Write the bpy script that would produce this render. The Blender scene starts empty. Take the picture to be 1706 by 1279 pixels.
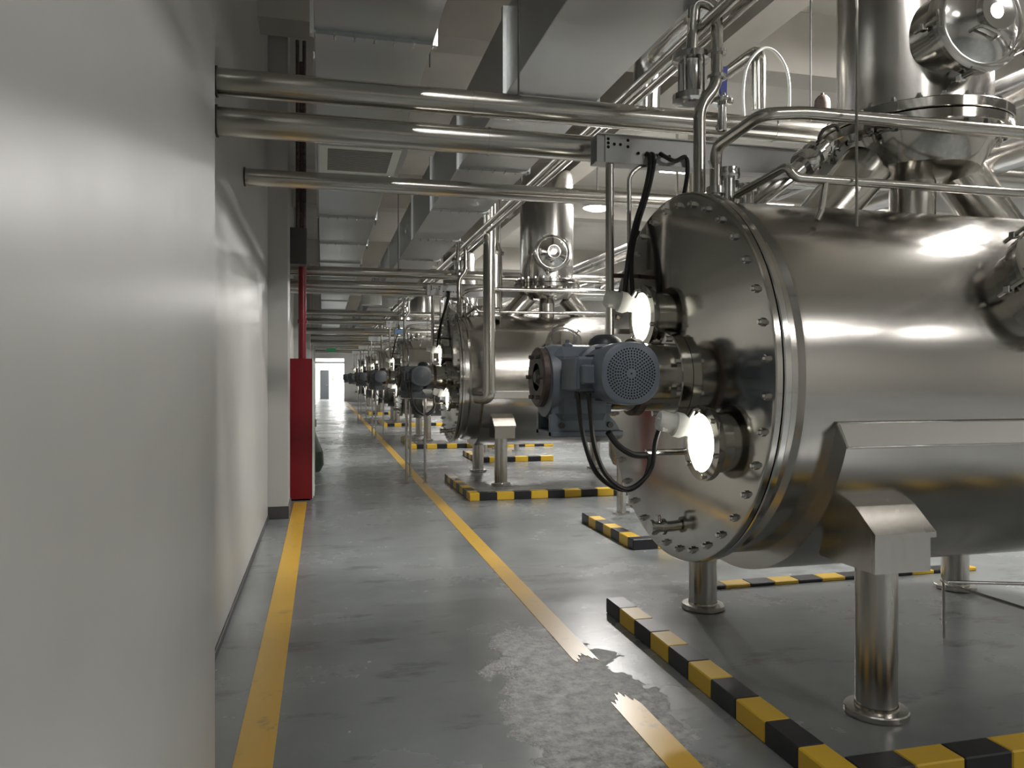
import bpy, bmesh, math, random
from mathutils import Vector, Matrix
random.seed(7)
S = bpy.context.scene
C = S.collection

# ------------------------------------------------------------------ camera, world, lights, exposure
F = 1280.0; YAW = math.radians(13.83); EYE = 1.6; HOR = 628.0
cam = bpy.data.cameras.new('camera'); co = bpy.data.objects.new('camera', cam); C.objects.link(co)
co.location = (0, 0, EYE); co.rotation_euler = (math.pi/2, 0, -YAW)
cam.sensor_width = 36; cam.lens = F*36/1706; cam.shift_y = (HOR-639.5)/1706
cam.clip_start = 0.05; cam.clip_end = 200
S.camera = co
w = bpy.data.worlds.new('world'); S.world = w; w.use_nodes = True
w.node_tree.nodes['Background'].inputs[0].default_value = (.75, .77, .8, 1)
w.node_tree.nodes['Background'].inputs[1].default_value = 0.02
S.view_settings.view_transform = 'Standard'; S.view_settings.look = 'None'
S.view_settings.exposure = -0.3; S.view_settings.gamma = 1.0; S.view_settings.use_curve_mapping = False
LAMP_POWER = 430.0       # bay flood lamps
CEIL_POWER = 40.0       # ceiling lamps over the corridor
TANK_Y = [4.0, 11.95, 20.2, 28.3, 36.4, 44.5]
ORD = ['nearest', 'second', 'third', 'fourth', 'fifth', 'farthest']
ZC = 5.7                 # ceiling height
WL = -0.60               # corridor wall
YF = 52.5                # end wall

def at(x, y, Y):
    "world point on the plane Y=const that the photo shows at pixel x,y"
    u = (x-853)/F; v = (HOR-y)/F
    s, c = math.sin(YAW), math.cos(YAW)
    d = Y/(c-u*s)
    return (d*(s+u*c), Y, EYE+v*d)

# ------------------------------------------------------------------ materials
def nt(name):
    m = bpy.data.materials.new(name); m.use_nodes = True
    n = m.node_tree.nodes; l = m.node_tree.links
    return m, n, l, n['Principled BSDF']
def setin(b, **k):
    for a, v in k.items():
        b.inputs[a.replace('_', ' ')].default_value = v
def plain(name, col, rough=.5, metal=0., var=.08, scale=8., bump=0.):
    m, n, l, b = nt(name)
    setin(b, Roughness=rough, Metallic=metal)
    tc = n.new('ShaderNodeTexCoord'); ns = n.new('ShaderNodeTexNoise')
    ns.inputs['Scale'].default_value = scale; ns.inputs['Detail'].default_value = 5
    l.new(tc.outputs['Object'], ns.inputs['Vector'])
    r = n.new('ShaderNodeValToRGB')
    r.color_ramp.elements[0].position = .3; r.color_ramp.elements[1].position = .7
    r.color_ramp.elements[0].color = tuple(c*(1-var) for c in col)+(1,)
    r.color_ramp.elements[1].color = tuple(min(1, c*(1+var)) for c in col)+(1,)
    l.new(ns.outputs['Fac'], r.inputs[0]); l.new(r.outputs[0], b.inputs['Base Color'])
    if bump:
        bp = n.new('ShaderNodeBump'); bp.inputs['Strength'].default_value = bump; bp.inputs['Distance'].default_value = .01
        l.new(ns.outputs['Fac'], bp.inputs['Height']); l.new(bp.outputs[0], b.inputs['Normal'])
    return m
def steel(name, col=(.56, .54, .51), rough=.24, stretch=(1, 1, 1), rv=.08, bump=.02, scale=20., wave=0.):
    m, n, l, b = nt(name)
    setin(b, Metallic=1.0)
    b.inputs['Base Color'].default_value = col+(1,)
    tc = n.new('ShaderNodeTexCoord'); mp = n.new('ShaderNodeMapping'); ns = n.new('ShaderNodeTexNoise')
    mp.inputs['Scale'].default_value = stretch; ns.inputs['Scale'].default_value = scale; ns.inputs['Detail'].default_value = 6
    l.new(tc.outputs['Object'], mp.inputs[0]); l.new(mp.outputs[0], ns.inputs['Vector'])
    mr = n.new('ShaderNodeMapRange'); mr.inputs[1].default_value = .3; mr.inputs[2].default_value = .7
    mr.inputs[3].default_value = max(.02, rough-rv); mr.inputs[4].default_value = rough+rv
    l.new(ns.outputs['Fac'], mr.inputs[0]); l.new(mr.outputs[0], b.inputs['Roughness'])
    bp = None
    if bump:
        bp = n.new('ShaderNodeBump'); bp.inputs['Strength'].default_value = bump; bp.inputs['Distance'].default_value = .01
        l.new(ns.outputs['Fac'], bp.inputs['Height'])
    if wave:      # broad unevenness of thin sheet
        n2 = n.new('ShaderNodeTexNoise'); n2.inputs['Scale'].default_value = 1.6; n2.inputs['Detail'].default_value = 1
        l.new(tc.outputs['Object'], n2.inputs['Vector'])
        b2 = n.new('ShaderNodeBump'); b2.inputs['Strength'].default_value = wave; b2.inputs['Distance'].default_value = .05
        l.new(n2.outputs['Fac'], b2.inputs['Height']); l.new(b2.outputs[0], b.inputs['Normal'])
        if bp: l.new(bp.outputs[0], b2.inputs['Normal'])
    elif bp:
        l.new(bp.outputs[0], b.inputs['Normal'])
    return m
def glow(name, col, strength):
    m, n, l, b = nt(name)
    b.inputs['Base Color'].default_value = col+(1,); setin(b, Roughness=.4)
    b.inputs['Emission Color'].default_value = col+(1,); b.inputs['Emission Strength'].default_value = strength
    return m
M = {}
M['shell'] = steel('brushed_stainless_shell', (.53, .51, .48), .20, (.4, 14, 14), .02, 0, 3., .035)
M['cover'] = steel('polished_stainless_plate', (.50, .485, .45), .13, (1, 1, 1), .05, .01, 3., .03)
M['pipe'] = steel('stainless_pipe', (.56, .54, .50), .20, (.5, 8, 8), .03, 0, 3.)
M['ground'] = steel('ground_stainless_strip', (.66, .65, .62), .45, (1, 1, 1), .03, 0, 3.)
M['column'] = steel('satin_stainless_column', (.50, .485, .46), .22, (14, 14, .4), .02, 0, 3., .03)
M['bright'] = steel('bright_stainless', (.62, .61, .59), .14, (1, 1, 1), .05, .01, 10.)
M['leg'] = steel('satin_stainless_leg', (.55, .53, .50), .25, (12, 12, .5), .025, 0, 3.)
M['clad'] = steel('aluminium_cladding', (.62, .61, .60), .22, (1, 1, 1), .06, .02, 5., .06)
M['galv'] = steel('galvanised_sheet', (.55, .57, .57), .31, (1, 1, 1), .015, 0, 1.2, .03)
M['tray'] = plain('grey_tray_paint', (.50, .51, .50), .4, .2, .05)
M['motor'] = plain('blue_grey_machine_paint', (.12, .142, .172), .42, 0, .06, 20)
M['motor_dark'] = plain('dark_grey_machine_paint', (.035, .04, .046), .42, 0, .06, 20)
M['motor_far'] = plain('backlit_machine_paint', (.07, .08, .09), .42, 0, .06, 20)  # motor paint darkened, backlit shade of the far motors put into the colour
M['rust'] = plain('rusty_brown_metal', (.11, .085, .075), .55, .5, .35, 30)
M['rubber'] = plain('black_cable_rubber', (.012, .012, .013), .35)
M['hole'] = plain('black_hole', (.004, .004, .005), .8)
M['white_plastic'] = plain('white_plastic', (.78, .78, .74), .4, 0, .03)
M['hose'] = plain('milky_hose', (.75, .76, .72), .3, 0, .03)
M['blue'] = plain('blue_lever_grip', (.02, .03, .20), .4)
M['red'] = plain('red_lacquer', (.17, .006, .012), .3, 0, .06, 3)
M['dark'] = plain('dark_grey_paint', (.05, .048, .045), .5)
M['white_paint'] = plain('white_frame_paint', (.62, .64, .60), .45, 0, .03)
M['duct_vent'] = plain('grey_vent_mesh', (.22, .22, .20), .6)
M['green'] = glow('green_sign', (.02, .20, .08), .12)
M['concrete'] = plain('painted_concrete_beam', (.42, .40, .36), .6, 0, .06, 2)
M['ceiling'] = plain('ceiling_paint', (.50, .48, .44), .7, 0, .05, 2)
M['base'] = plain('dark_base_paint', (.045, .045, .045), .5, 0, .15)
M['glass_lit'] = glow('lit_sight_glass', (1, .97, .86), 7.0)
M['lamp'] = glow('lamp_lens', (1, .98, .95), 30.0)
M['room'] = plain('white_room_paint', (.85, .86, .86), .5, 0, .02)
M['door'] = plain('dark_door_paint', (.04, .045, .05), .4)
M['bag'] = plain('dark_green_sack', (.02, .03, .02), .7, 0, .3)
M['cloth'] = plain('blue_box_paint', (.10, .22, .40), .5)

def wall_mat():
    m, n, l, b = nt('glossy_wall_paint'); setin(b, Roughness=.34); b.inputs['Specular IOR Level'].default_value = .35
    tc = n.new('ShaderNodeTexCoord'); ns = n.new('ShaderNodeTexNoise'); ns.inputs['Scale'].default_value = .7; ns.inputs['Detail'].default_value = 6
    l.new(tc.outputs['Object'], ns.inputs['Vector'])
    r = n.new('ShaderNodeValToRGB'); r.color_ramp.elements[0].position = .35; r.color_ramp.elements[1].position = .65
    r.color_ramp.elements[0].color = (.375, .375, .355, 1); r.color_ramp.elements[1].color = (.42, .42, .40, 1)
    l.new(ns.outputs['Fac'], r.inputs[0]); l.new(r.outputs[0], b.inputs['Base Color'])
    n2 = n.new('ShaderNodeTexNoise'); n2.inputs['Scale'].default_value = 2.2; n2.inputs['Detail'].default_value = 2
    l.new(tc.outputs['Object'], n2.inputs['Vector'])
    bp = n.new('ShaderNodeBump'); bp.inputs['Strength'].default_value = .25; bp.inputs['Distance'].default_value = .02
    l.new(n2.outputs['Fac'], bp.inputs['Height']); l.new(bp.outputs[0], b.inputs['Normal'])
    return m
M['wall'] = wall_mat()

def floor_mat():
    m, n, l, b = nt('grey_epoxy_floor')
    tc = n.new('ShaderNodeTexCoord')
    def noise(sc, det, vec=None, rough=.6):
        q = n.new('ShaderNodeTexNoise'); q.inputs['Scale'].default_value = sc; q.inputs['Detail'].default_value = det; q.inputs['Roughness'].default_value = rough
        l.new(vec or tc.outputs['Object'], q.inputs['Vector']); return q
    def ramp(src, p0, p1, c0, c1):
        r = n.new('ShaderNodeValToRGB'); r.color_ramp.elements[0].position = p0; r.color_ramp.elements[1].position = p1
        r.color_ramp.elements[0].color = c0; r.color_ramp.elements[1].color = c1; l.new(src, r.inputs[0]); return r
    def mix(f, a, c):
        x = n.new('ShaderNodeMix'); x.data_type = 'RGBA'; l.new(f, x.inputs[0]); l.new(a, x.inputs[6]); l.new(c, x.inputs[7]); return x.outputs[2]
    def math_(op, a, c):
        x = n.new('ShaderNodeMath'); x.operation = op; x.use_clamp = True
        for i, q in enumerate((a, c)):
            if isinstance(q, (int, float)): x.inputs[i].default_value = q
            else: l.new(q, x.inputs[i])
        return x.outputs[0]
    big = noise(.9, 6)
    base = ramp(big.outputs['Fac'], .35, .65, (.175, .19, .19, 1), (.23, .245, .245, 1))
    # worn, unpainted concrete where the second line is broken off
    mp = n.new('ShaderNodeMapping'); mp.inputs['Location'].default_value = (-1.24, -3.55, 0)
    mp2 = n.new('ShaderNodeMapping'); mp2.inputs['Scale'].default_value = (2.3, .85, 1)
    l.new(tc.outputs['Object'], mp.inputs[0]); l.new(mp.outputs[0], mp2.inputs[0])
    ln = n.new('ShaderNodeVectorMath'); ln.operation = 'LENGTH'; l.new(mp2.outputs[0], ln.inputs[0])
    e = noise(3.2, 8, None, .7)
    d1 = math_('SUBTRACT', ln.outputs['Value'], 0.0)
    x = n.new('ShaderNodeMath'); x.operation = 'MULTIPLY_ADD'; l.new(e.outputs['Fac'], x.inputs[0]); x.inputs[1].default_value = 1.6; x.inputs[2].default_value = -.8
    s = n.new('ShaderNodeMath'); s.operation = 'ADD'; l.new(ln.outputs['Value'], s.inputs[0]); l.new(x.outputs[0], s.inputs[1])
    worn = ramp(s.outputs[0], .78, .92, (1, 1, 1, 1), (0, 0, 0, 1))
    det = noise(14, 8, None, .75)
    conc = ramp(det.outputs['Fac'], .38, .62, (.07, .075, .07, 1), (.36, .365, .35, 1))
    c1 = mix(worn.outputs[0], base.outputs[0], conc.outputs[0])
    # dark wet smears further along the corridor
    mp3 = n.new('ShaderNodeMapping'); mp3.inputs['Scale'].default_value = (.9, 2.2, 1); l.new(tc.outputs['Object'], mp3.inputs[0])
    sm = noise(1.5, 7, mp3.outputs[0], .65)
    smr = ramp(sm.outputs['Fac'], .57, .66, (0, 0, 0, 1), (1, 1, 1, 1))
    drk = n.new('ShaderNodeRGB'); drk.outputs[0].default_value = (.10, .105, .105, 1)
    smf = math_('MULTIPLY', smr.outputs[0], .65)
    c2 = mix(smf, c1, drk.outputs[0])
    sp = noise(60, 3)
    spr = ramp(sp.outputs['Fac'], .70, .74, (0, 0, 0, 1), (1, 1, 1, 1))
    spf = math_('MULTIPLY', spr.outputs[0], .5)
    c3 = mix(spf, c2, drk.outputs[0])
    l.new(c3, b.inputs['Base Color'])
    rr = n.new('ShaderNodeMapRange'); rr.inputs[1].default_value = .3; rr.inputs[2].default_value = .7; rr.inputs[3].default_value = .18; rr.inputs[4].default_value = .32
    l.new(big.outputs['Fac'], rr.inputs[0])
    ra = n.new('ShaderNodeMath'); ra.operation = 'MULTIPLY_ADD'; l.new(worn.outputs[0], ra.inputs[0]); ra.inputs[1].default_value = .14; l.new(rr.outputs[0], ra.inputs[2])
    l.new(ra.outputs[0], b.inputs['Roughness'])
    hh = n.new('ShaderNodeMath'); hh.operation = 'MULTIPLY'; l.new(det.outputs['Fac'], hh.inputs[0]); l.new(worn.outputs[0], hh.inputs[1])
    bp = n.new('ShaderNodeBump'); bp.inputs['Strength'].default_value = .5; bp.inputs['Distance'].default_value = .012
    l.new(hh.outputs[0], bp.inputs['Height'])
    b2 = n.new('ShaderNodeBump'); b2.inputs['Strength'].default_value = .06; b2.inputs['Distance'].default_value = .03
    l.new(e.outputs['Fac'], b2.inputs['Height']); l.new(bp.outputs[0], b2.inputs['Normal'])
    l.new(b2.outputs[0], b.inputs['Normal'])
    return m
M['floor'] = floor_mat()

def paint_mat(name, col, worncol, amount, rough=.4):
    m, n, l, b = nt(name); setin(b, Roughness=rough)
    tc = n.new('ShaderNodeTexCoord'); a = n.new('ShaderNodeTexNoise'); a.inputs['Scale'].default_value = 5; a.inputs['Detail'].default_value = 9; a.inputs['Roughness'].default_value = .7
    l.new(tc.outputs['Object'], a.inputs['Vector'])
    r = n.new('ShaderNodeValToRGB'); r.color_ramp.elements[0].position = 1-amount; r.color_ramp.elements[1].position = min(1, 1-amount+.08)
    r.color_ramp.elements[0].color = col+(1,); r.color_ramp.elements[1].color = worncol+(1,)
    l.new(a.outputs['Fac'], r.inputs[0]); l.new(r.outputs[0], b.inputs['Base Color'])
    return m
M['yline'] = paint_mat('yellow_floor_paint', (.62, .38, .055), (.40, .27, .08), .42, .3)
M['kyel'] = paint_mat('yellow_kerb_paint', (.66, .42, .03), (.40, .27, .05), .36, .35)
M['kblk'] = paint_mat('black_kerb_paint', (.014, .014, .017), (.05, .05, .05), .36, .35)

# ------------------------------------------------------------------ geometry helpers
ORG = {}
class G:
    def __init__(s): s.v = []; s.f = []
    def add(s, vs, fs):
        o = len(s.v); s.v += [tuple(p) for p in vs]; s.f += [tuple(i+o for i in f) for f in fs]; return s
    def box(s, lo, hi, bev=0.):
        if bev <= 0:
            x0, y0, z0 = lo; x1, y1, z1 = hi
            return s.add([(x0,y0,z0),(x1,y0,z0),(x1,y1,z0),(x0,y1,z0),(x0,y0,z1),(x1,y0,z1),(x1,y1,z1),(x0,y1,z1)],
                         [(0,3,2,1),(4,5,6,7),(0,1,5,4),(1,2,6,5),(2,3,7,6),(3,0,4,7)])
        bm = bmesh.new(); bmesh.ops.create_cube(bm, size=1)
        for v in bm.verts:
            v.co = Vector(((lo[i]+hi[i])/2 + v.co[i]*(hi[i]-lo[i]) for i in range(3)))
        bmesh.ops.bevel(bm, geom=bm.edges[:], offset=bev, segments=1, affect='EDGES')
        bm.verts.index_update()
        s.add([v.co.copy() for v in bm.verts], [[v.index for v in f.verts] for f in bm.faces]); bm.free(); return s
    def prism(s, poly, a, b, axis=0):
        "polygon in the two other axes, extruded from a to b along axis"
        def P(p, t):
            q = list(p); q.insert(axis, t); return q
        k = len(poly)
        return s.add([P(p, a) for p in poly]+[P(p, b) for p in poly],
                     [tuple(range(k))[::-1], tuple(range(k, 2*k))]+[(i, (i+1) % k, k+(i+1) % k, k+i) for i in range(k)])
    def lathe(s, prof, o, axis, n=32, a0=0., a1=None, ref=None):
        "prof: (radius, distance along axis)"
        axis = Vector(axis).normalized(); o = Vector(o)
        r = Vector(ref) if ref else (Vector((0, 0, 1)) if abs(axis.z) < .9 else Vector((1, 0, 0)))
        e1 = (r-axis*r.dot(axis)).normalized(); e2 = axis.cross(e1)
        full = a1 is None; m = n if full else n+1
        span = 2*math.pi if full else a1-a0
        vs = []; idx = []
        for (rad, t) in prof:
            row = []
            if rad < 1e-6:
                vs.append(o+axis*t); row = [len(vs)-1]*m
            else:
                for i in range(m):
                    an = a0+span*i/n
                    vs.append(o+axis*t+(e1*math.cos(an)+e2*math.sin(an))*rad); row.append(len(vs)-1)
            idx.append(row)
        fs = []
        for j in range(len(prof)-1):
            A, B = idx[j], idx[j+1]
            for i in range(n):
                k = (i+1) % m if full else i+1
                q = []
                for t in (A[i], A[k], B[k], B[i]):
                    if t not in q: q.append(t)
                if len(q) > 2: fs.append(q)
        if not full:
            fs.append([r_[0] for r_ in idx]); fs.append([r_[-1] for r_ in idx][::-1])
        return s.add(vs, fs)
    def cyl(s, p0, p1, r, n=16, r1=None, cap=True):
        p0 = Vector(p0); p1 = Vector(p1); L = (p1-p0).length; r1 = r if r1 is None else r1
        pr = [(r, 0), (r1, L)]
        if cap: pr = [(0, 0)]+pr+[(0, L)]
        return s.lathe(pr, p0, p1-p0, n)
    def ring(s, p0, p1, ri, ro, n=32):
        p0 = Vector(p0); p1 = Vector(p1); L = (p1-p0).length
        return s.lathe([(ri, 0), (ro, 0), (ro, L), (ri, L), (ri, 0)], p0, p1-p0, n)
    def tube(s, pts, r, n=12, fil=0., seg=5):
        pts = [Vector(p) for p in pts]
        if fil > 0 and len(pts) > 2:
            out = [pts[0]]
            for i in range(1, len(pts)-1):
                a, b, c = pts[i-1], pts[i], pts[i+1]
                d0 = (a-b); d1 = (c-b); f = min(fil, d0.length*.48, d1.length*.48)
                p, q = b+d0.normalized()*f, b+d1.normalized()*f
                for k in range(seg+1):
                    t = k/seg; out.append(p*(1-t)**2+b*2*t*(1-t)+q*t*t)
            out.append(pts[-1]); pts = out
        tang = []
        for i in range(len(pts)):
            a = pts[max(0, i-1)]; b = pts[min(len(pts)-1, i+1)]; tang.append((b-a).normalized())
        up = Vector((0, 0, 1)) if abs(tang[0].z) < .9 else Vector((1, 0, 0))
        e1 = (up-tang[0]*up.dot(tang[0])).normalized(); vs = []
        for i, p in enumerate(pts):
            if i: e1 = (e1-tang[i]*e1.dot(tang[i])).normalized()
            e2 = tang[i].cross(e1)
            for k in range(n):
                an = 2*math.pi*k/n; vs.append(p+(e1*math.cos(an)+e2*math.sin(an))*r)
        fs = []
        for i in range(len(pts)-1):
            for k in range(n):
                fs.append((i*n+k, i*n+(k+1) % n, (i+1)*n+(k+1) % n, (i+1)*n+k))
        fs.append(tuple(range(n))[::-1]); fs.append(tuple(range((len(pts)-1)*n, len(pts)*n)))
        return s.add(vs, fs)
    def build(s, name, mat, parent=None, sharp=35, label=None, kind=None, org=None):
        xs = [[p[i] for p in s.v] for i in range(3)]
        c = Vector([(min(x)+max(x))/2 for x in xs])
        if org: c = Vector(org)
        elif parent is None: c.z = min(xs[2])
        me = bpy.data.meshes.new(name)
        me.from_pydata([(p[0]-c.x, p[1]-c.y, p[2]-c.z) for p in s.v], [], s.f)
        bm = bmesh.new(); bm.from_mesh(me); bmesh.ops.recalc_face_normals(bm, faces=bm.faces[:]); bm.to_mesh(me); bm.free()
        me.polygons.foreach_set('use_smooth', [True]*len(me.polygons)); me.set_sharp_from_angle(angle=math.radians(sharp))
        me.materials.append(M[mat])
        o = bpy.data.objects.new(name, me); C.objects.link(o)
        put(o, c, parent)
        if label: o['label'] = label
        if kind: o['kind'] = kind
        return o
def put(o, c, parent=None):
    c = Vector(c); ORG[o.name] = c
    if parent: o.parent = parent; o.location = c-ORG[parent.name]
    else: o.location = c
def share(src, name, c, parent):
    o = bpy.data.objects.new(name, src.data); C.objects.link(o); put(o, c, parent); return o
def tag(o, label, cat, group=None):
    o['label'] = label; o['category'] = cat
    if group: o['group'] = group
    return o
def thing(name, loc, label, cat, group=None):
    o = bpy.data.objects.new(name, None); C.objects.link(o); o.empty_display_size = .1
    put(o, loc); return tag(o, label, cat, group)
def kids(o): return [x for x in bpy.data.objects if x.parent == o]
def copy_tree(o, dv, parent=None, skip=()):
    c = o.copy(); C.objects.link(c)
    ORG[c.name] = ORG[o.name]+Vector(dv)
    c.parent = parent
    if parent is None: c.location = ORG[c.name]
    for ch in KID.get(o.name, kids(o)):
        if ch.name.split('.')[0] in skip: continue
        copy_tree(ch, dv, c, skip)
    return c
KID = {}
def index_kids():
    KID.clear()
    for x in bpy.data.objects: KID.setdefault(x.name, [])
    for x in bpy.data.objects:
        if x.parent: KID[x.parent.name].append(x)
def clones(root, labels, dys, skip_from=99, skip=()):
    index_kids(); out = [root]
    for i, (lb, dy) in enumerate(zip(labels, dys)):
        c = copy_tree(root, (0, dy, 0) if not isinstance(dy, tuple) else dy, None, skip if i >= skip_from else ())
        c['label'] = lb; out.append(c)
    return out
def struct(o): o['kind'] = 'structure'; return o
DY = [y-TANK_Y[0] for y in TANK_Y[1:]]

# ------------------------------------------------------------------ room shell
XR = 12.0; YB = -7.0
struct(G().box((WL, YB, -.2), (XR, YF+6, 0)).build('floor', 'floor', org=(0, 0, 0)))
struct(G().box((WL-.2, YB, ZC), (XR, YF, ZC+.2)).build('ceiling', 'ceiling', org=(0, 0, 0)))
wl = struct(G().box((WL-.2, YB, 0), (WL, YF+6, ZC)).build('wall_left', 'wall', org=(0, 0, 0)))
struct(G().box((XR, YB, 0), (XR+.2, YF, ZC)).build('wall_right', 'wall', org=(0, 0, 0)))
struct(G().box((WL-.2, YB-.2, 0), (XR+.2, YB, ZC)).build('wall_back', 'wall', org=(0, 0, 0)))
g = G(); OX0, OX1, OZ = -.55, 1.38, 2.85
g.box((OX1, YF, 0), (XR+.2, YF+.25, ZC)); g.box((WL-.2, YF, OZ), (OX1, YF+.25, ZC)); g.box((WL-.2, YF, 0), (OX0, YF+.25, OZ))
struct(g.build('wall_far', 'wall', org=(0, 0, 0)))
struct(G().box((OX0, YF+.05, 2.52), (OX1, YF+.15, 2.62)).build('trim_1', 'tray'))
# lit white room behind the opening
struct(G().box((WL, YF+5.0, 0), (4.0, YF+5.2, 3.2)).build('wall_end_room', 'room'))
struct(G().box((4.0, YF+.25, 0), (4.2, YF+5.2, 3.2)).build('wall_end_room_side', 'room'))
struct(G().box((WL-.2, YF+.25, 3.2), (4.2, YF+5.2, 3.3)).build('ceiling_end_room', 'room'))
d1 = at(534, 640, YF+4.95); d2 = at(548, 640, YF+4.95)
dr = struct(G().box((d1[0], YF+4.9, 0), (d2[0], YF+5.0, 2.1), .01).build('door_1', 'door'))
G().cyl((d2[0]-.08, YF+4.86, 1.0), (d2[0]-.2, YF+4.86, 1.0), .015, 8).build('door_handle', 'bright', dr)
n1 = at(553, 640, YF+4.95); n2 = at(557, 640, YF+4.95)
tag(G().box((n1[0], YF+4.96, 1.35), (n2[0], YF+5.0, 1.95), .005).build('notice_board', 'duct_vent'), 'small grey notice board on the bright end room wall', 'notice board')
# pilasters along the corridor wall
PX = -.385
for i, (a, b) in enumerate([(-2.5, 3.0), (9.05, 9.65), (17.0, 17.6), (25.0, 25.6), (33.0, 33.6), (41.0, 41.6)]):
    struct(G().box((WL-.02, a, 0), (PX if i else PX, b, ZC)).build('wall_pilaster_%d' % (i+1), 'wall', org=(0, 0, 0)))
    struct(G().box((WL-.01, a-.012, 0), (PX+.012, b+.012, .14), .004).build('baseboard_pilaster_%d' % (i+1), 'base', org=(0, 0, 0)))
for i, (a, b) in enumerate([(3.0, 9.05), (9.65, 17.0), (17.6, 25.0), (25.6, 33), (33.6, 41), (41.6, YF)]):
    struct(G().box((WL-.01, a, 0), (WL+.012, b, .05), .003).build('baseboard_left_%d' % (i+1), 'base', org=(0, 0, 0)))
# ceiling beams: one along the hall, several across it
struct(G().box((3.9, YB, ZC-.75), (4.25, YF, ZC)).build('trim_beam_1', 'concrete', org=(0, 0, 0)))
for i in range(7):
    y = 7.6+i*8.0
    struct(G().box((WL, y, ZC-.7), (XR, y+.4, ZC)).build('trim_beam_%d' % (i+2), 'concrete', org=(0, 0, 0)))

# ------------------------------------------------------------------ lamps
def lamp_light(name, loc, power, size, rot=(0, 0, 0), shape='DISK', size_y=None, spread=None):
    L = bpy.data.lights.new(name, 'AREA'); L.energy = power; L.shape = shape; L.size = size
    if size_y: L.size_y = size_y
    L.color = (1, .97, .94)
    if spread: L.spread = spread
    o = bpy.data.objects.new(name, L); C.objects.link(o); o.location = loc; o.rotation_euler = rot
    return o
def flood(Y, label, k=1.):
    X, Z = 4.5, 4.48
    t = thing('flood_lamp', (X, Y, Z), label, 'lamp', 'flood lamps between the tanks')
    h = G().lathe([(0, .12), (.05, .12), (.07, .07), (.23, .0), (.26, -.03), (.25, -.03)], (X, Y, Z), (0, 0, 1), 24).build('lamp_shade', 'dark', t)
    G().lathe([(0, -.075), (.14, -.065), (.235, -.03), (.235, -.015), (0, -.015)], (X, Y, Z), (0, 0, 1), 24).build('lamp_lens', 'lamp', t)
    G().tube([(X, Y, Z+.11), (X, Y, Z+.3), (X, Y+.02, ZC)], .012, 8).build('drop_rod', 'dark', t)
    lo = lamp_light('flood_light', (X, Y, Z-.07), LAMP_POWER*k, .36); lo.parent = t; lo.location = (0, 0, -.09)
    return t
for i, y in enumerate([ty+.3 for ty in TANK_Y]):
    flood(y, 'round white flood lamp %s' % ['hanging above the nearest tank body', 'glaring beside the second tank column', 'glaring beside the third tank column',
          'lighting the fourth tank', 'lighting the fifth tank', 'lighting the farthest tank'][i])
def ceil_lamp(X, Y, label, P=CEIL_POWER, Z=ZC-.12, sx=.3, sy=1.2):
    t = thing('ceiling_lamp', (X, Y, Z), label, 'lamp', 'ceiling lamps')
    G().box((X-sx/2-.03, Y-sy/2-.03, Z), (X+sx/2+.03, Y+sy/2+.03, Z+.1), .01).build('lamp_housing', 'white_paint', t)
    G().box((X-sx/2, Y-sy/2, Z-.015), (X+sx/2, Y+sy/2, Z), .004).build('diffuser', 'lamp', t)
    lo = lamp_light('ceiling_light', (X, Y, Z-.03), P, sx, shape='RECTANGLE', size_y=sy); lo.parent = t; lo.location = (0, 0, -.03)
for i, (x, y) in enumerate([(.95, -1.8), (.97, 1.1)]):
    ceil_lamp(x, y, 'long ceiling lamp %s' % ['behind the viewer over the corridor', 'over the corridor beside the nearest tank'][i], CEIL_POWER*(.5, 1.3)[i])
for i, y in enumerate(TANK_Y):
    ceil_lamp(6.3, y+.4, 'long ceiling lamp right of the %s column' % ORD[i], 470, 5.4, .5, 1.6)
ceil_lamp(7.5, -3.6, 'long ceiling lamp behind the viewer on the right', 340, 5.4, 3.6, .2)
ceil_lamp(1.6, YF+2.6, 'ceiling lamp in the bright end room', 420, 3.17, 1.2, 2.4)

# ------------------------------------------------------------------ floor lines
def line(name, x0, x1, y0, y1, ragged0, ragged1, label):
    n = 22; pts = []
    def rag(k): return .05*math.sin(k*.35+y0)+.025*math.sin(k*1.7+x0)+random.uniform(0, .03)
    for i in range(n): pts.append((x0+(x1-x0)*i/(n-1), y0+(rag(i) if ragged0 else 0)))
    for i in range(n): pts.append((x1-(x1-x0)*i/(n-1), y1-(rag(i) if ragged1 else 0)))
    g = G(); g.prism(pts, 0.0, .003, 2)
    return tag(g.build(name, 'yline', org=(0, 0, 0)), label, 'floor line')
line('floor_line', -.36, -.20, 1.2, 10.2, 0, 0, 'yellow painted floor line beside the left wall')
line('floor_line', 1.375, 1.515, 4.15, 49, 1, 0, 'long yellow floor line running along the row of tanks')
line('floor_line', 1.375, 1.515, 1.2, 3.6, 0, 1, 'short yellow floor line broken off at the worn concrete')

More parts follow.
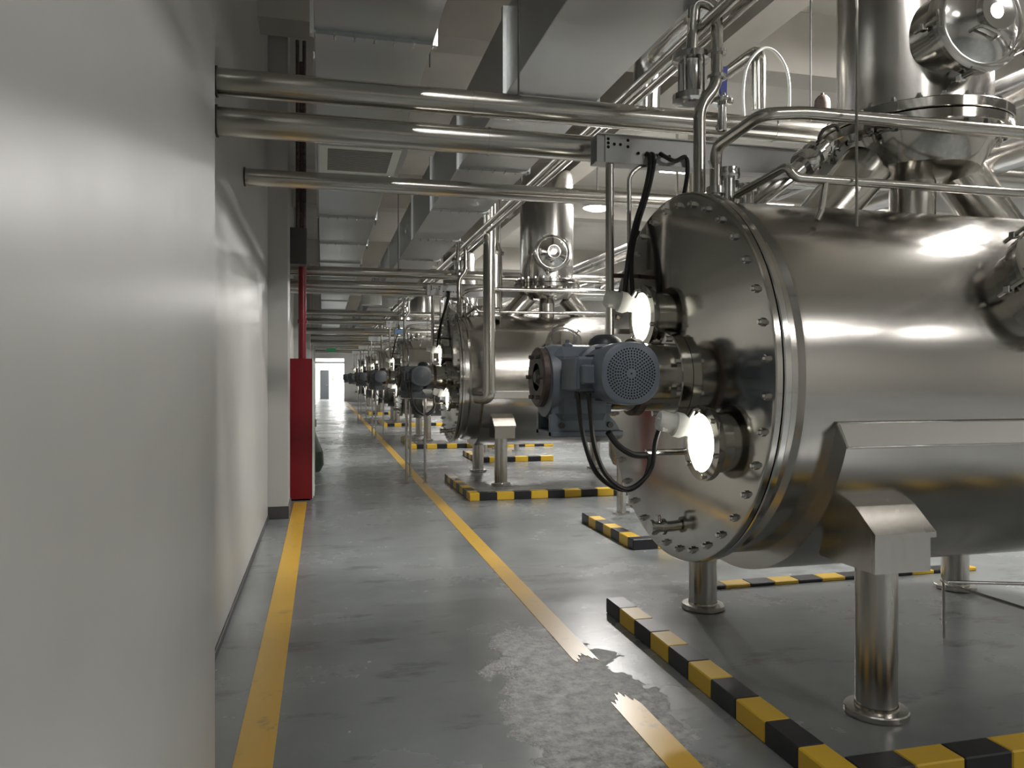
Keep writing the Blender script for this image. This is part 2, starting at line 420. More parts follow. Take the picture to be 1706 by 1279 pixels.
# ------------------------------------------------------------------ kerbs
KB = {}
def kerb_block(t, lo, hi, col):
    sz = tuple(round(hi[i]-lo[i], 3) for i in range(3)); key = (sz, col)
    c = [(lo[i]+hi[i])/2 for i in range(3)]
    if key in KB: share(KB[key], 'painted_block', c, t)
    else: KB[key] = G().box(lo, hi, .006).build('painted_block', col, t)
KW, KH = .13, .10
def kerb(runs, label, bl=.225, KH=KH):
    "runs: list of ((x,y) start, 'x'|'y', signed length)"
    t = thing('floor_kerb', (runs[0][0][0], runs[0][0][1], 0), label, 'kerb', 'striped floor kerbs')
    k = 0
    for (p, ax, L) in runs:
        n = max(2, 2*round(abs(L)/bl/2)); st = L/n
        for i in range(n):
            a, b = sorted((st*i, st*(i+1)))
            if ax == 'x': lo = (p[0]+a, p[1], 0); hi = (p[0]+b, p[1]+KW, KH)
            else: lo = (p[0], p[1]+a, 0); hi = (p[0]+KW, p[1]+b, KH)
            kerb_block(t, lo, hi, 'kblk' if k % 2 == 0 else 'kyel'); k += 1
    return t
def bay_kerb(X, yf, yn, label, XL=5.2):
    return kerb([((X, yf), 'y', yn-yf), ((X+KW, yn), 'x', XL-X-KW)], label, .24)
bay_kerb(1.87, 4.92, 2.51, 'yellow and black kerb around the nearest tank legs')
bay_kerb(1.84, 11.85, 9.75, 'yellow and black kerb in front of the second tank')
bay_kerb(1.9, 19.4, 17.1, 'yellow and black kerb in front of the third tank')
bay_kerb(1.9, 27.4, 25.1, 'yellow and black kerb in front of the fourth tank')
bay_kerb(1.9, 35.4, 33.1, 'yellow and black kerb in front of the fifth tank')
for i, (y, lb) in enumerate([(5.25, 'dim kerb strip behind the nearest tank')]):
    kerb([((2.75, y), 'x', 2.5)], lb, .225, .03)
for y0, lb in [(6.75, 'kerb around the gap between nearest and second tank'), (14.2, 'kerb around the gap between second and third tank')]:
    kerb([((2.78, y0+1.32), 'y', -1.32), ((2.78, y0-KW), 'x', 1.5)], lb)

# ------------------------------------------------------------------ mixing tank
TY, TZ = TANK_Y[0], 1.6
AX = (1, 0, 0)
def bolts(t, n, R, X, name='bolt', r=.017, h=.03, src=[None]):
    for i in range(n):
        a = 2*math.pi*(i+.5)/n; c = (X-h/2, TY+R*math.cos(a), TZ+R*math.sin(a))
        if src[0] is None:
            src[0] = G().lathe([(0, 0), (r*.6, 0), (r*.75, .006), (r*.75, .016), (r*1.15, .017), (r*1.15, h), (0, h)], (X-h, c[1], c[2]), AX, 6).build(name, 'bright', t)
        else: share(src[0], name, c, t)
def manway(t, o, axis, R, neck, parts_parent=None, glass=False, name='manway'):
    "a round swing-bolted manhole; o on the surface, axis pointing out"
    o = Vector(o); ax = Vector(axis).normalized()
    nk = G().lathe([(R*.98, -neck), (R*.98, 0), (R*1.1, 0), (R*1.1, .045), (R*.9, .045)], o+ax*neck*.55, ax, 40).build(name, 'cover', t)
    c = o+ax*neck*.55
    prof = [(R*1.13, .05), (R*1.13, .075), (R*1.0, .09)]
    for k in range(5): a = k/4*math.pi/2; prof.append((max(.0, R*.95*math.cos(a)), .09+R*.22*math.sin(a)))
    if glass: prof = prof[:3]+[(R*.95, .09), (R*.8, .12), (R*.55, .15), (R*.42, .16), (R*.42, .2), (R*.33, .2), (0, .17)]
    ld = G().lathe(prof, c, ax, 40).build('manway_lid', 'bright', nk)
    up = Vector((0, 0, 1)); e1 = (up-ax*up.dot(ax)).normalized(); e2 = ax.cross(e1)
    for k in range(5):
        a = 2*math.pi*(k+.35)/5; d = e1*math.cos(a)+e2*math.sin(a); q = c+d*R*1.2
        b = G(); b.tube([q-ax*.06, q+ax*.12], .011, 8); b.tube([q+ax*.12-d.cross(ax)*.045, q+ax*.12+d.cross(ax)*.045], .009, 8)
        b.box(tuple(q-Vector((.018, .018, .018))), tuple(q+Vector((.018, .018, .018))), .004)
        b.build('swing_bolt', 'bright', nk)
    h = c+ax*.12
    G().tube([h+e2*R*.5-e1*R*.4, h+ax*.09+e2*R*.5-e1*R*.4, h+ax*.09-e2*.0-e1*R*.55, h-e1*R*.55], .010, 8, .03).build('lid_handle', 'bright', nk)
    if glass:
        G().lathe([(0, .185), (R*.33, .185), (R*.33, .175)], c, ax, 32).build('sight_glass', 'glass_lit', nk)
    return nk
def make_tank():
    t = thing('mixing_tank', (3.5, TY, 0), 'nearest horizontal stainless mixing tank with round bolted end cover', 'tank', 'horizontal mixing tanks in a row')
    o = (0, TY, TZ)
    G().lathe([(.0, 2.04), (.93, 2.04), (.955, 2.0), (.955, 2.075), (.978, 2.10), (.98, 2.12), (.98, 4.95), (.95, 5.1), (.75, 5.28), (.4, 5.38), (0, 5.4)], o, AX, 96).build('shell', 'shell', t)
    G().lathe([(.93, 1.966), (1.015, 1.966), (1.02, 1.971), (1.02, 2.0), (1.015, 2.005), (.93, 2.005), (.93, 1.966)], o, AX, 96).build('shell_flange', 'bright', t)
    cv = G().lathe([(0, 1.92), (1.0, 1.92), (1.015, 1.922), (1.02, 1.928), (1.02, 1.955), (1.015, 1.96), (0, 1.96)], o, AX, 96).build('end_cover', 'cover', t, sharp=25)
    bolts(cv, 36, .955, 1.92)
    # lower heating jacket with a sloped upper edge, running along the shell
    a = math.radians(12.4); b = math.radians(17)
    lo0 = math.pi/2+a; lo1 = 3*math.pi/2-a
    g = G()
    n = 48; X0, X1, R = 2.27, 4.9, 1.075
    rows = []
    th0 = math.radians(180+12.4); th1 = math.radians(360-12.4)
    angs = [th0]+[math.radians(197)+(math.radians(343)-math.radians(197))*i/n for i in range(n+1)]+[th1]
    sec = [((.978 if i in (0, n+2) else R), th) for i, th in enumerate(angs)]
    ins = [(.96, th) for th in angs]
    vs = []
    for X in (X0, X1):
        vs += [(X, TY+r*math.cos(th), TZ+r*math.sin(th)) for r, th in sec]
        vs += [(X, TY+r*math.cos(th), TZ+r*math.sin(th)) for r, th in ins]
    m = len(sec); fs = []
    for i in range(m-1):
        fs.append((i, i+1, 2*m+i+1, 2*m+i)); fs.append((i, i+1, m+i+1, m+i)); fs.append((2*m+i, 2*m+i+1, 3*m+i+1, 3*m+i))
    g.add(vs, fs).build('lower_jacket', 'shell', t, sharp=20)
    for th, si in ((th0, -1), (th1, 1)):
        ta = math.radians(197) if si < 0 else math.radians(343)
        p_in = (TY+.99*math.cos(th), TZ+.99*math.sin(th)); p_out = (TY+1.078*math.cos(ta), TZ+1.078*math.sin(ta))
        nrm = Vector((p_out[1]-p_in[1], -(p_out[0]-p_in[0]))); nrm = nrm.normalized()*.004*(-si)
        if nrm.y < 0: nrm = -nrm
        st = G().prism([p_in, p_out, (p_out[0]+nrm.x, p_out[1]+nrm.y), (p_in[0]+nrm.x, p_in[1]+nrm.y)], X0-.003, X1, 0).build('jacket_edge', 'ground', t)
        w = G(); w.tube([(X0, p_in[0], p_in[1]), (X1, p_in[0], p_in[1])], .006, 8); w.tube([(X0, p_out[0], p_out[1]), (X1, p_out[0], p_out[1])], .006, 8)
        w.tube([(X0, p_in[0], p_in[1]), (X0, p_out[0], p_out[1])], .008, 8); w.build('weld_bead', 'bright', st)
    # legs with brackets
    for X in (2.56, 4.66):
        for s in (-1, 1):
            def Y(d): return TY+s*d
            br = G().prism([(Y(1.0), .70), (Y(1.0), .87), (Y(.86), 1.0), (Y(.60), 1.0), (Y(.60), .70)], X-.12, X+.18, 0).build('leg_bracket', 'leg', t)
            G().prism([(Y(1.02), .86), (Y(1.02), .885), (Y(.84), 1.03), (Y(.80), 1.03)], X-.135, X+.195, 0).build('bracket_plate', 'leg', br)
            lg = G().lathe([(.095, .0), (.095, .72)], (X, Y(.86), 0), (0, 0, 1), 28).build('leg', 'leg', t)
            G().lathe([(0, 0), (.14, 0), (.145, .006), (.145, .028), (.14, .034), (.10, .036), (.098, .05)], (X, Y(.86), 0), (0, 0, 1), 32).build('foot_plate', 'leg', lg)
    # drive neck
    nk = G().lathe([(.185, 1.50), (.19, 1.52), (.19, 1.925)], o, AX, 40).build('drive_neck', 'cover', t)
    G().lathe([(.185, 1.855), (.25, 1.855), (.255, 1.862), (.255, 1.918), (.185, 1.92)], o, AX, 40).build('neck_flange', 'cover', nk)
    G().lathe([(.19, 1.66), (.215, 1.66), (.215, 1.70), (.19, 1.70)], o, AX, 40).build('neck_collar', 'rust', nk)
    for k in range(8):
        aa = 2*math.pi*(k+.5)/8
        G().cyl((1.835, TY+.228*math.cos(aa), TZ+.228*math.sin(aa)), (1.86, TY+.228*math.cos(aa), TZ+.228*math.sin(aa)), .016, 6).build('neck_bolt', 'bright', nk)
    # trouser of three branch pipes under the column
    zc = 2.84
    G().lathe([(.36, zc), (.45, zc+.16), (.45, 3.02), (.53, 3.02), (.535, 3.025), (.535, 3.075), (.44, 3.08)], (3.52, TY, 0), (0, 0, 1), 56).build('collector', 'cover', t)
    G().lathe([(0, zc-.06), (.2, zc-.05), (.36, zc)], (3.52, TY, 0), (0, 0, 1), 48).build('collector_bottom', 'cover', t)
    for x0, x1 in ((2.85, 3.33), (4.2, 3.72)):
        G().cyl((x0, TY, 2.5), (x1, TY, 3.03), .15, 32).build('branch_pipe', 'pipe', t)
    G().cyl((3.52, TY, 2.5), (3.52, TY, 2.84), .13, 32).build('branch_pipe', 'pipe', t)
    # body manway facing the aisle, tilted up
    e = math.radians(25)
    manway(t, (3.5, TY-.98*math.cos(e), TZ+.98*math.sin(e)), (0, -math.cos(e), math.sin(e)), .26, .18)
    # top nozzles beside the cover
    for (x, y, r, h) in [(2.16, -.18, .05, .16), (2.28, .02, .045, .13), (2.45, .12, .06, .15), (3.12, .1, .04, .2)]:
        z = TZ+math.sqrt(.98**2-y*y)
        nz = G().lathe([(r*.8, -.05), (r*.8, h-.03), (r*1.35, h-.03), (r*1.4, h-.015), (r*1.35, h), (r*1.35, h+.02), (0, h+.025)], (x, TY+y, z), (0, 0, 1), 20).build('nozzle', 'bright', t)
        G().tube([(x-r*1.4, TY+y-.01, z+h), (x-r*2.2, TY+y-.03, z+h+.01), (x-r*2.6, TY+y-.03, z+h+.05)], .006, 6).build('clamp_screw', 'bright', nz)
    # drain valve low on the cover
    vc = Vector(at(1120, 876, TY)); vc.x = 1.92
    vv = G().lathe([(.03, .0), (.03, -.05), (.045, -.05), (.045, -.07), (.03, -.07), (.03, -.12), (.042, -.12), (.042, -.14), (0, -.14)], vc, AX, 20).build('drain_valve', 'bright', t)
    G().tube([vc+Vector((-.08, 0, .02)), vc+Vector((-.08, -.0, .07)), vc+Vector((-.12, -.05, .075))], .008, 8, .02).build('valve_lever', 'bright', vv)
    # cable stub bracket
    G().tube([(1.92, 3.78, 1.20), (1.66, 3.78, 1.20)], .017, 10).build('cable_bracket', 'bright', t)
    return t
tank = make_tank()
clones(tank, ['second horizontal stainless mixing tank along the row, behind the nearest motor', 'third horizontal stainless mixing tank along the row', 'fourth horizontal stainless mixing tank far along the row',
              'fifth horizontal stainless mixing tank far along the row', 'farthest horizontal stainless mixing tank before the end wall'], DY, 2, ('bolt', 'nozzle', 'neck_bolt'))

# ------------------------------------------------------------------ vapour columns
def make_column():
    X = 3.52
    t = thing('vapour_column', (X, TY, 3.085), 'wide upright stainless column standing on the nearest tank', 'column', 'upright columns on the tanks')
    G().lathe([(.43, 3.09), (.43, 4.75), (.41, 4.88), (.30, 4.99), (.14, 5.04), (0, 5.05)], (X, TY, 0), (0, 0, 1), 72).build('column_shell', 'column', t)
    fl = G().lathe([(.42, 3.085), (.53, 3.085), (.535, 3.09), (.535, 3.14), (.53, 3.145), (.43, 3.145)], (X, TY, 0), (0, 0, 1), 64).build('column_flange', 'cover', t)
    src = None
    for k in range(24):
        a = 2*math.pi*(k+.5)/24; c = (X+.488*math.cos(a), TY+.488*math.sin(a), 3.08)
        if src is None:
            src = G().lathe([(0, -.09), (.012, -.09), (.012, -.075), (.02, -.075), (.02, -.055), (.009, -.055), (.009, .065), (.02, .065), (.02, .085), (.012, .085), (.012, .10), (0, .10)], c, (0, 0, 1), 6).build('flange_bolt', 'bright', fl)
        else: share(src, 'flange_bolt', (c[0], c[1], c[2]+.005), fl)
    manway(t, (X-.08, TY-.42, 3.52), (-.03, -1, 0), .245, .17, glass=True)
    return t
col = make_column()
clones(col, ['wide upright stainless column with round manway on the second tank', 'upright stainless column on the third tank', 'upright stainless column on the fourth tank',
             'upright stainless column on the fifth tank', 'upright stainless column on the farthest tank'], DY, 2, ('flange_bolt',))

# ------------------------------------------------------------------ gear motors
def make_motor(mat='motor', holes=True, label=''):
    t = thing('gear_motor', (1.42, TY, 1.30), label, 'motor', 'gear motors on the tank ends')
    g = G()
    g.box((1.17, 3.82, 1.36), (1.50, 4.19, 1.76), .05); g.build('gearbox', mat, t)
    G().lathe([(.14, 1.15), (.19, 1.16), (.2, 1.2), (.2, 1.47), (.185, 1.5)], (0, TY, 1.575), AX, 36).build('gearbox_hub', mat, t)
    fl = G().lathe([(.075, 1.12), (.15, 1.115), (.162, 1.125), (.162, 1.155), (.15, 1.165), (.075, 1.165), (.07, 1.135)], (0, TY, 1.60), AX, 36).build('shaft_ring', 'rust', t)
    G().lathe([(.072, 1.15), (.05, 1.135), (.03, 1.11), (0, 1.11)], (0, TY, 1.60), AX, 24).build('hollow_shaft', 'dark', fl)
    for k in range(6):
        a = k*math.pi/3; G().cyl((1.095, TY+.125*math.cos(a), 1.60+.125*math.sin(a)), (1.118, TY+.125*math.cos(a), 1.60+.125*math.sin(a)), .011, 6).build('ring_bolt', 'dark', fl)
    # torque foot
    g = G(); g.prism([(1.16, 1.29), (1.16, 1.40), (1.24, 1.46), (1.42, 1.46), (1.52, 1.36), (1.56, 1.29)], 3.86, 3.90, 1); g.prism([(1.16, 1.29), (1.16, 1.40), (1.24, 1.46), (1.42, 1.46), (1.52, 1.36), (1.56, 1.29)], 4.10, 4.14, 1)
    g.box((1.16, 3.84, 1.285), (1.56, 4.16, 1.315), .005)
    ft = g.build('torque_foot', mat, t)
    for x in (1.22, 1.49): G().cyl((x, 3.85, 1.345), (x, 3.862, 1.345), .016, 10).build('foot_bolt', 'dark', ft)
    G().lathe([(.10, 1.72), (.10, 1.77), (.085, 1.81), (.05, 1.835), (0, 1.84)], (1.53, 4.04, 0), (0, 0, 1), 28).build('top_cap', 'motor_dark', t)
    G().lathe([(.03, 1.755), (.03, 1.775), (.012, 1.785), (.012, 1.80), (0, 1.80)], (1.28, 3.95, 0), (0, 0, 1), 8).build('breather_plug', mat, t)
    # motor, axis along the aisle, fan end towards the viewer
    MX, MZ = 1.42, 1.617
    def sup(r, y, e=2.7, n=40):
        out = []
        for i in range(n):
            a = 2*math.pi*(i+.5)/n; c, s_ = math.cos(a), math.sin(a)
            k = (abs(c)**e+abs(s_)**e)**(-1/e); out.append((MX+r*k*c, y, MZ+r*k*s_))
        return out
    def loft(secs):
        n = len(secs[0]); vs = [p for s_ in secs for p in s_]; fs = [tuple(range(n)), tuple(range((len(secs)-1)*n, len(secs)*n))[::-1]]
        for j in range(len(secs)-1):
            for i in range(n): fs.append((j*n+i, j*n+(i+1) % n, (j+1)*n+(i+1) % n, (j+1)*n+i))
        return G().add(vs, fs)
    loft([sup(.12, 3.83, 2), sup(.155, 3.80, 2.2), sup(.155, 3.74, 2.2), sup(.138, 3.73, 2.2), sup(.138, 3.53, 2.2)]).build('motor_housing', mat, t)
    for k in range(14):
        a = 2*math.pi*(k+.5)/14
        if abs(a-math.pi) < .6: continue
        c, s_ = math.cos(a), math.sin(a)
        p = [(MX+.12*c-.003*s_, MZ+.12*s_+.003*c), (MX+.152*c-.003*s_, MZ+.152*s_+.003*c), (MX+.152*c+.003*s_, MZ+.152*s_-.003*c), (MX+.12*c+.003*s_, MZ+.12*s_-.003*c)]
        G().prism(p, 3.56, 3.72, 1).build('cooling_fin', mat, t)
    cw = loft([sup(.142, 3.56, 2.5), sup(.15, 3.55, 2.5), sup(.152, 3.43, 2.5), sup(.148, 3.405, 2.4), sup(.14, 3.40, 2.3)]).build('fan_cowl', mat, t, sharp=30)
    if holes:
        g = G()
        for ring_, (r, n) in enumerate([(.0, 1), (.029, 12), (.042, 18), (.055, 24), (.068, 29), (.081, 34), (.094, 40), (.107, 46), (.119, 50)]):
            for k in range(n):
                a = 2*math.pi*(k+.5*(ring_ % 2))/n; x, z = MX+r*math.cos(a), MZ+r*math.sin(a)
                g.lathe([(.0046, 0), (.0046, .0012), (0, .0012)], (x, 3.4005, z), (0, -1, 0), 8)
        g.build('grille_holes', 'hole', cw, kind='stuff')
    # terminal box on the aisle side
    tb = G().box((1.205, 3.56, 1.53), (1.30, 3.78, 1.70), .012).build('terminal_box', mat, t)
    G().box((1.19, 3.565, 1.535), (1.206, 3.775, 1.695), .005).build('box_lid', mat, tb)
    G().box((1.215, 3.50, 1.565), (1.28, 3.56, 1.66), .008).build('cable_gland_box', mat, tb)
    for y in (3.62, 3.70): G().cyl((1.25, y, 1.49), (1.25, y, 1.535), .018, 10).build('cable_gland', 'dark', tb)
    return t
mot = make_motor('motor', True, 'blue-grey gear motor with perforated fan cover on the nearest tank')
def rel(o):
    return o
index_kids()
base_motor = mot
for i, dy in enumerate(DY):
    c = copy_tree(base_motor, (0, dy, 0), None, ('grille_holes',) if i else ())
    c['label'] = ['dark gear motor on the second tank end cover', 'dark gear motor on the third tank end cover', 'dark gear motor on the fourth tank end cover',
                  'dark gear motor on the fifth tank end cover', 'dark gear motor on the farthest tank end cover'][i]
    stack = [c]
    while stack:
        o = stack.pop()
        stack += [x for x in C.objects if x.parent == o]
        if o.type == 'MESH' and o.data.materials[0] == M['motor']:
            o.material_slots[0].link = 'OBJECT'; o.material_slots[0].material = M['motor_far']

# ------------------------------------------------------------------ sight lamps on the covers
def make_sight(Y, Z, name_label, flip=1):
    t = thing('sight_lamp', (1.92, Y, Z), name_label, 'sight lamp', 'lit sight lamps on the tank ends')
    G().lathe([(.15, 1.92), (.15, 1.85), (.185, 1.85), (.188, 1.845), (.188, 1.815), (.145, 1.81)], (0, Y, Z), AX, 40).build('sight_ring', 'cover', t)
    G().lathe([(0, 1.822), (.148, 1.822), (.148, 1.832), (0, 1.832)], (0, Y, Z), AX, 40).build('sight_glass', 'glass_lit', t)
    for k in range(6):
        a = k*math.pi/3+.3; G().cyl((1.80, Y+.168*math.cos(a), Z+.168*math.sin(a)), (1.82, Y+.168*math.cos(a), Z+.168*math.sin(a)), .012, 6).build('ring_bolt', 'bright', t)
    hx, hy, hz = 1.70, Y+.02, Z+.09
    hd = G().lathe([(0, -.10), (.045, -.10), (.05, -.09), (.05, -.02), (.062, -.015), (.062, .02), (.045, .05), (.04, .09), (0, .09)], (hx, hy, hz), (1, -.1, -.25), 24).build('lamp_head', 'white_plastic', t)
    G().box((hx-.10, hy-.03, hz-.03), (hx-.05, hy+.03, hz+.04), .01).build('lamp_gland', 'white_plastic', hd)
    G().tube([(hx+.06, hy+.02, hz+.01), (1.80, Y+.03, Z+.165)], .010, 8).build('lamp_bracket', 'bright', t)
    return t
s1 = make_sight(3.47, 1.275, 'lit sight lamp low on the nearest end cover')
s2 = make_sight(4.20, 1.95, 'lit sight lamp above the motor on the nearest end cover')
clones(s1, ['lit sight lamp low on the %s end cover' % ORD[i] for i in range(1, 6)], DY, 2, ('ring_bolt',))
clones(s2, ['lit sight lamp above the motor on the %s end cover' % ORD[i] for i in range(1, 6)], DY, 2, ('ring_bolt',))

# ------------------------------------------------------------------ cross pipes from the corridor wall
def cross(Y, z, r, x1, label, joints=()):
    t = thing('steel_pipe', (WL, Y, z), label, 'pipe', 'pipes crossing above the corridor')
    G().cyl((WL-.05, Y, z), (x1, Y, z), r, 28).build('pipe_run', 'pipe', t)
    G().ring((WL, Y, z), (WL+.012, Y, z), r*.95, r*1.12, 28).build('wall_collar', 'dark', t)
    for x in joints:
        G().ring((x, Y, z), (x+.015, Y, z), r*.95, r+.004, 28).build('joint_band', 'pipe', t)
        if z > 3.2: G().tube([(x+.3, Y, z+r), (x+.3, Y, ZC)], .006, 6).build('hanger_rod', 'dark', t)
    return t
PIPE_Y = [4.7]+[4.72+d for d in DY]
for i, y in enumerate(PIPE_Y):
    o_ = ORD[i]
    cross(y, 3.30, .078, 12.05, 'upper of the two thick steel pipes crossing at the %s tank' % o_, (.9, 3.0) if i < 2 else ())
    cross(y+.02, 3.08, .082, 12.05, 'lower of the two thick steel pipes crossing at the %s tank' % o_, (1.0, 3.1) if i < 2 else ())
    cross(y+1.65, 3.17, .066, 12.05, 'single steel pipe crossing just past the %s tank' % o_)
for i, (y, z, r) in enumerate([(24.0, 3.0, .10), (31.0, 2.95, .11), (34.4, 3.25, .12)]):
    cross(y, z, r, 12.05, 'dim pipe crossing deep in the corridor, %s of three' % ['nearest', 'middle', 'farthest'][i])

# lengthwise pipes
def run_y(X, z, r, label, mat='pipe', y0=-7.02, y1=50):
    return tag(G().cyl((X, y0, z), (X, y1, z), r, 20).build('steel_pipe', mat, org=(X, y0, z)), label, 'pipe', 'pipes running along the hall')
run_y(2.12, 3.62, .035, 'left of two thin steel pipes running along the hall')
run_y(2.27, 3.66, .028, 'right of two thin steel pipes running along the hall')
run_y(4.75, 3.62, .12, 'upper thick clad pipe running along the hall behind the columns', 'clad')
run_y(4.8, 3.22, .13, 'lower thick clad pipe running along the hall behind the columns', 'clad')
run_y(5.3, 3.9, .10, 'outer thick clad pipe running along the hall behind the columns', 'clad')

# ------------------------------------------------------------------ air ducts
def duct(X0, X1, z0, z1, ys, label, group):
    t = thing('air_duct', ((X0+X1)/2, ys[0], z0), label, 'air duct', group)
    for a, b in zip(ys[:-1], ys[1:]):
        G().box((X0, a+.004, z0), (X1, b-.004, z1), .004).build('duct_section', 'galv', t)
        f = G(); e = .026
        f.box((X0-e, b-.025, z0-e), (X1+e, b+.025, z0+.001)); f.box((X0-e, b-.025, z1), (X1+e, b+.025, z1+e))
        f.box((X0-e, b-.025, z0), (X0, b+.025, z1)); f.box((X1, b-.025, z0), (X1+e, b+.025, z1))
        fo = f.build('flange_frame', 'galv', t)
        if b < 14:
            for k in range(7):
                x = X0+(X1-X0)*k/6; G().cyl((x, b-.035, z0-.018), (x, b+.035, z0-.018), .011, 6).build('flange_bolt', 'bright', fo)
        if b < 20:
            G().tube([(X1+.02, b+.3, z0-.03), (X1+.02, b+.3, ZC)], .005, 6).build('hanger_rod', 'dark', t)
    return t
dl = duct(-.05, .66, 3.66, 4.25, [0.6, 2.6, 4.72, 6.55, 8.1, 10.1, 12.1, 14.1, 16.4, 18.8, 21.2, 24, 27, 30, 33, 36, 40], 'galvanised air duct hanging over the corridor left side', 'galvanised air ducts')
duct(1.27, 1.95, 3.62, 4.22, [1.0, 3.6, 5.35, 7.3, 9.2, 11.2, 13.2, 15.3, 17.6, 20, 22.5, 25, 28, 31, 34, 37, 40], 'galvanised air duct hanging over the edge of the tank row', 'galvanised air ducts')
# grille on the underside of the left duct
vt = thing('ceiling_vent', (.3, 7.0, 3.55), 'white framed ventilation grille under the left air duct', 'vent')
a, b_ = 6.62, 7.50
G().box((-.03, a, 3.56), (.72, b_+.08, 3.655), .004).build('vent_box', 'galv', vt)
fr = G(); fr.box((-.03, a+.02, 3.545), (.66, a+.09, 3.56)); fr.box((-.03, b_-.07, 3.545), (.66, b_, 3.56)); fr.box((-.03, a+.09, 3.545), (.04, b_-.07, 3.56)); fr.box((.59, a+.09, 3.545), (.66, b_-.07, 3.56))
fr.build('vent_frame', 'white_paint', vt)
for k in range(14):
    y = a+.11+k*(b_-a-.2)/13
    G().box((.04, y-.02, 3.548), (.59, y+.02, 3.556)).build('vent_slat', 'duct_vent', vt)
tag(G().lathe([(0, 3.35), (.24, 3.35), (.25, 3.36), (.25, 3.75), (.2, 3.8), (0, 3.8)], (1.15, 19.0, 0), (0, 0, 1), 32).build('duct_outlet', 'white_paint'), 'round white duct outlet hanging far over the corridor', 'duct outlet')

# ------------------------------------------------------------------ cable tray with post and cables
def make_tray():
    Y = 4.47
    t = thing('cable_tray', (1.66, Y, 2.94), 'grey cable tray with punched holes above the nearest end cover', 'cable tray', 'cable trays above the tank ends')
    tr = G(); tr.box((1.64, Y, 2.93), (3.6, Y+.006, 3.10)); tr.box((1.64, Y, 2.93), (3.6, Y+.12, 2.936)); tr.box((1.64, Y+.114, 2.93), (3.6, Y+.12, 3.10)); tr.box((1.64, Y-.02, 3.094), (3.6, Y+.12, 3.10))
    ch = tr.build('tray_channel', 'tray', t)
    G().box((1.69, Y-.008, 2.925), (1.86, Y, 3.105), .002).build('joint_plate', 'tray', ch)
    for (x, z) in [(1.71, 3.07), (1.71, 3.02), (1.71, 3.045), (1.75, 3.04), (1.79, 3.04), (1.84, 3.07), (1.84, 3.03), (1.91, 2.995), (1.97, 2.995), (2.03, 2.99), (2.07, 2.99), (2.12, 2.99), (3.2, 2.99)]:
        G().cyl((x, Y-.0095, z), (x, Y-.006, z), .010, 10).build('punched_hole', 'hole', ch)
    po = G().cyl((1.735, Y+.03, 1.85), (1.735, Y+.03, 2.93), .027, 16).build('tray_post', 'leg', t)
    G().box((1.73, Y+.02, 2.22), (1.96, Y+.05, 2.245)).build('post_bracket', 'rust', po)
    G().box((1.73, Y+.02, 1.87), (1.93, Y+.05, 1.9)).build('post_bracket', 'leg', po)
    G().tube([(1.86, Y+.02, 2.28), (1.86, Y+.02, 2.86), (1.93, Y+.02, 2.92), (2.0, Y+.02, 2.93)], .014, 10, .05).build('conduit', 'leg', t)
    return t
tray = make_tray()
clones(tray, ['grey cable tray with punched holes above the %s end cover' % ORD[i] for i in range(1, 6)], DY, 2, ('punched_hole',))

def cable(pts, r, label, mat='rubber', fil=.12, n=8, dys=(), group=None):
    P = [Vector(p) for p in pts]; out = []
    for i in range(len(P)-1):       # Catmull-Rom
        p0, p1, p2, p3 = P[max(i-1, 0)], P[i], P[i+1], P[min(i+2, len(P)-1)]
        for k in range(6):
            s = k/6; out.append(.5*((2*p1)+(p2-p0)*s+(2*p0-5*p1+4*p2-p3)*s*s+(3*p1-p0-3*p2+p3)*s**3))
    out.append(P[-1])
    return tag(G().tube(out, r, n).build('cable' if mat == 'rubber' else 'hose', mat), label, 'cable' if mat == 'rubber' else 'hose', group)
def pl(lst): return [at(*q) for q in lst]
cab = []
cab.append(cable(pl([(1076, 256, 4.46), (1083, 262, 4.44), (1081, 290, 4.42), (1072, 330, 4.42), (1058, 375, 4.42), (1047, 430, 4.42), (1041, 490, 4.40)]), .016, 'left black cable hanging from the tray beside the nearest end cover'))
cab.append(cable(pl([(1084, 256, 4.46), (1090, 262, 4.43), (1086, 292, 4.41), (1076, 332, 4.41), (1062, 377, 4.41), (1052, 430, 4.41), (1054, 500, 4.38)]), .014, 'right black cable hanging from the tray beside the nearest end cover'))
cab.append(cable(pl([(1100, 256, 4.46), (1110, 262, 4.42), (1125, 268, 4.42), (1143, 262, 4.44), (1145, 290, 4.46), (1140, 322, 4.5)]), .014, 'black cable bending over behind the riser pipe'))
cab.append(cable(pl([(1063, 385, 4.6), (1061, 410, 4.6), (1062, 450, 4.6), (1063, 490, 4.58)]), .016, 'short thick black cable beside the nearest cover edge'))
cab.append(cable(pl([(963, 655, 3.62), (966, 690, 3.62), (975, 740, 3.62), (992, 785, 3.62), (1020, 810, 3.66), (1050, 815, 3.7), (1074, 796, 3.72), (1082, 770, 3.74), (1079, 757, 3.76)]), .0125, 'black motor cable sagging to the bracket on the nearest cover'))
cab.append(cable(pl([(981, 655, 3.58), (984, 690, 3.58), (990, 740, 3.58), (1008, 788, 3.6), (1040, 814, 3.62), (1068, 802, 3.62), (1086, 776, 3.62), (1092, 735, 3.58), (1103, 705, 3.54), (1116, 697, 3.5)]), .0125, 'looping black cable from the motor to the lower sight lamp'))
cab.append(cable(pl([(1013, 720, 3.7), (1030, 742, 3.72), (1055, 757, 3.74), (1078, 758, 3.76)]), .017, 'thick black cable sheath running into the cover bracket'))
index_kids()
for c_, lb in ((cab[0], 'left black cable hanging from the tray at the second tank'), (cab[1], 'right black cable hanging from the tray at the second tank'), (cab[5], 'looping cable below the second tank motor'), (cab[4], 'sagging cable below the second tank motor')):
    k = copy_tree(c_, (0, DY[0], 0)); k['label'] = lb
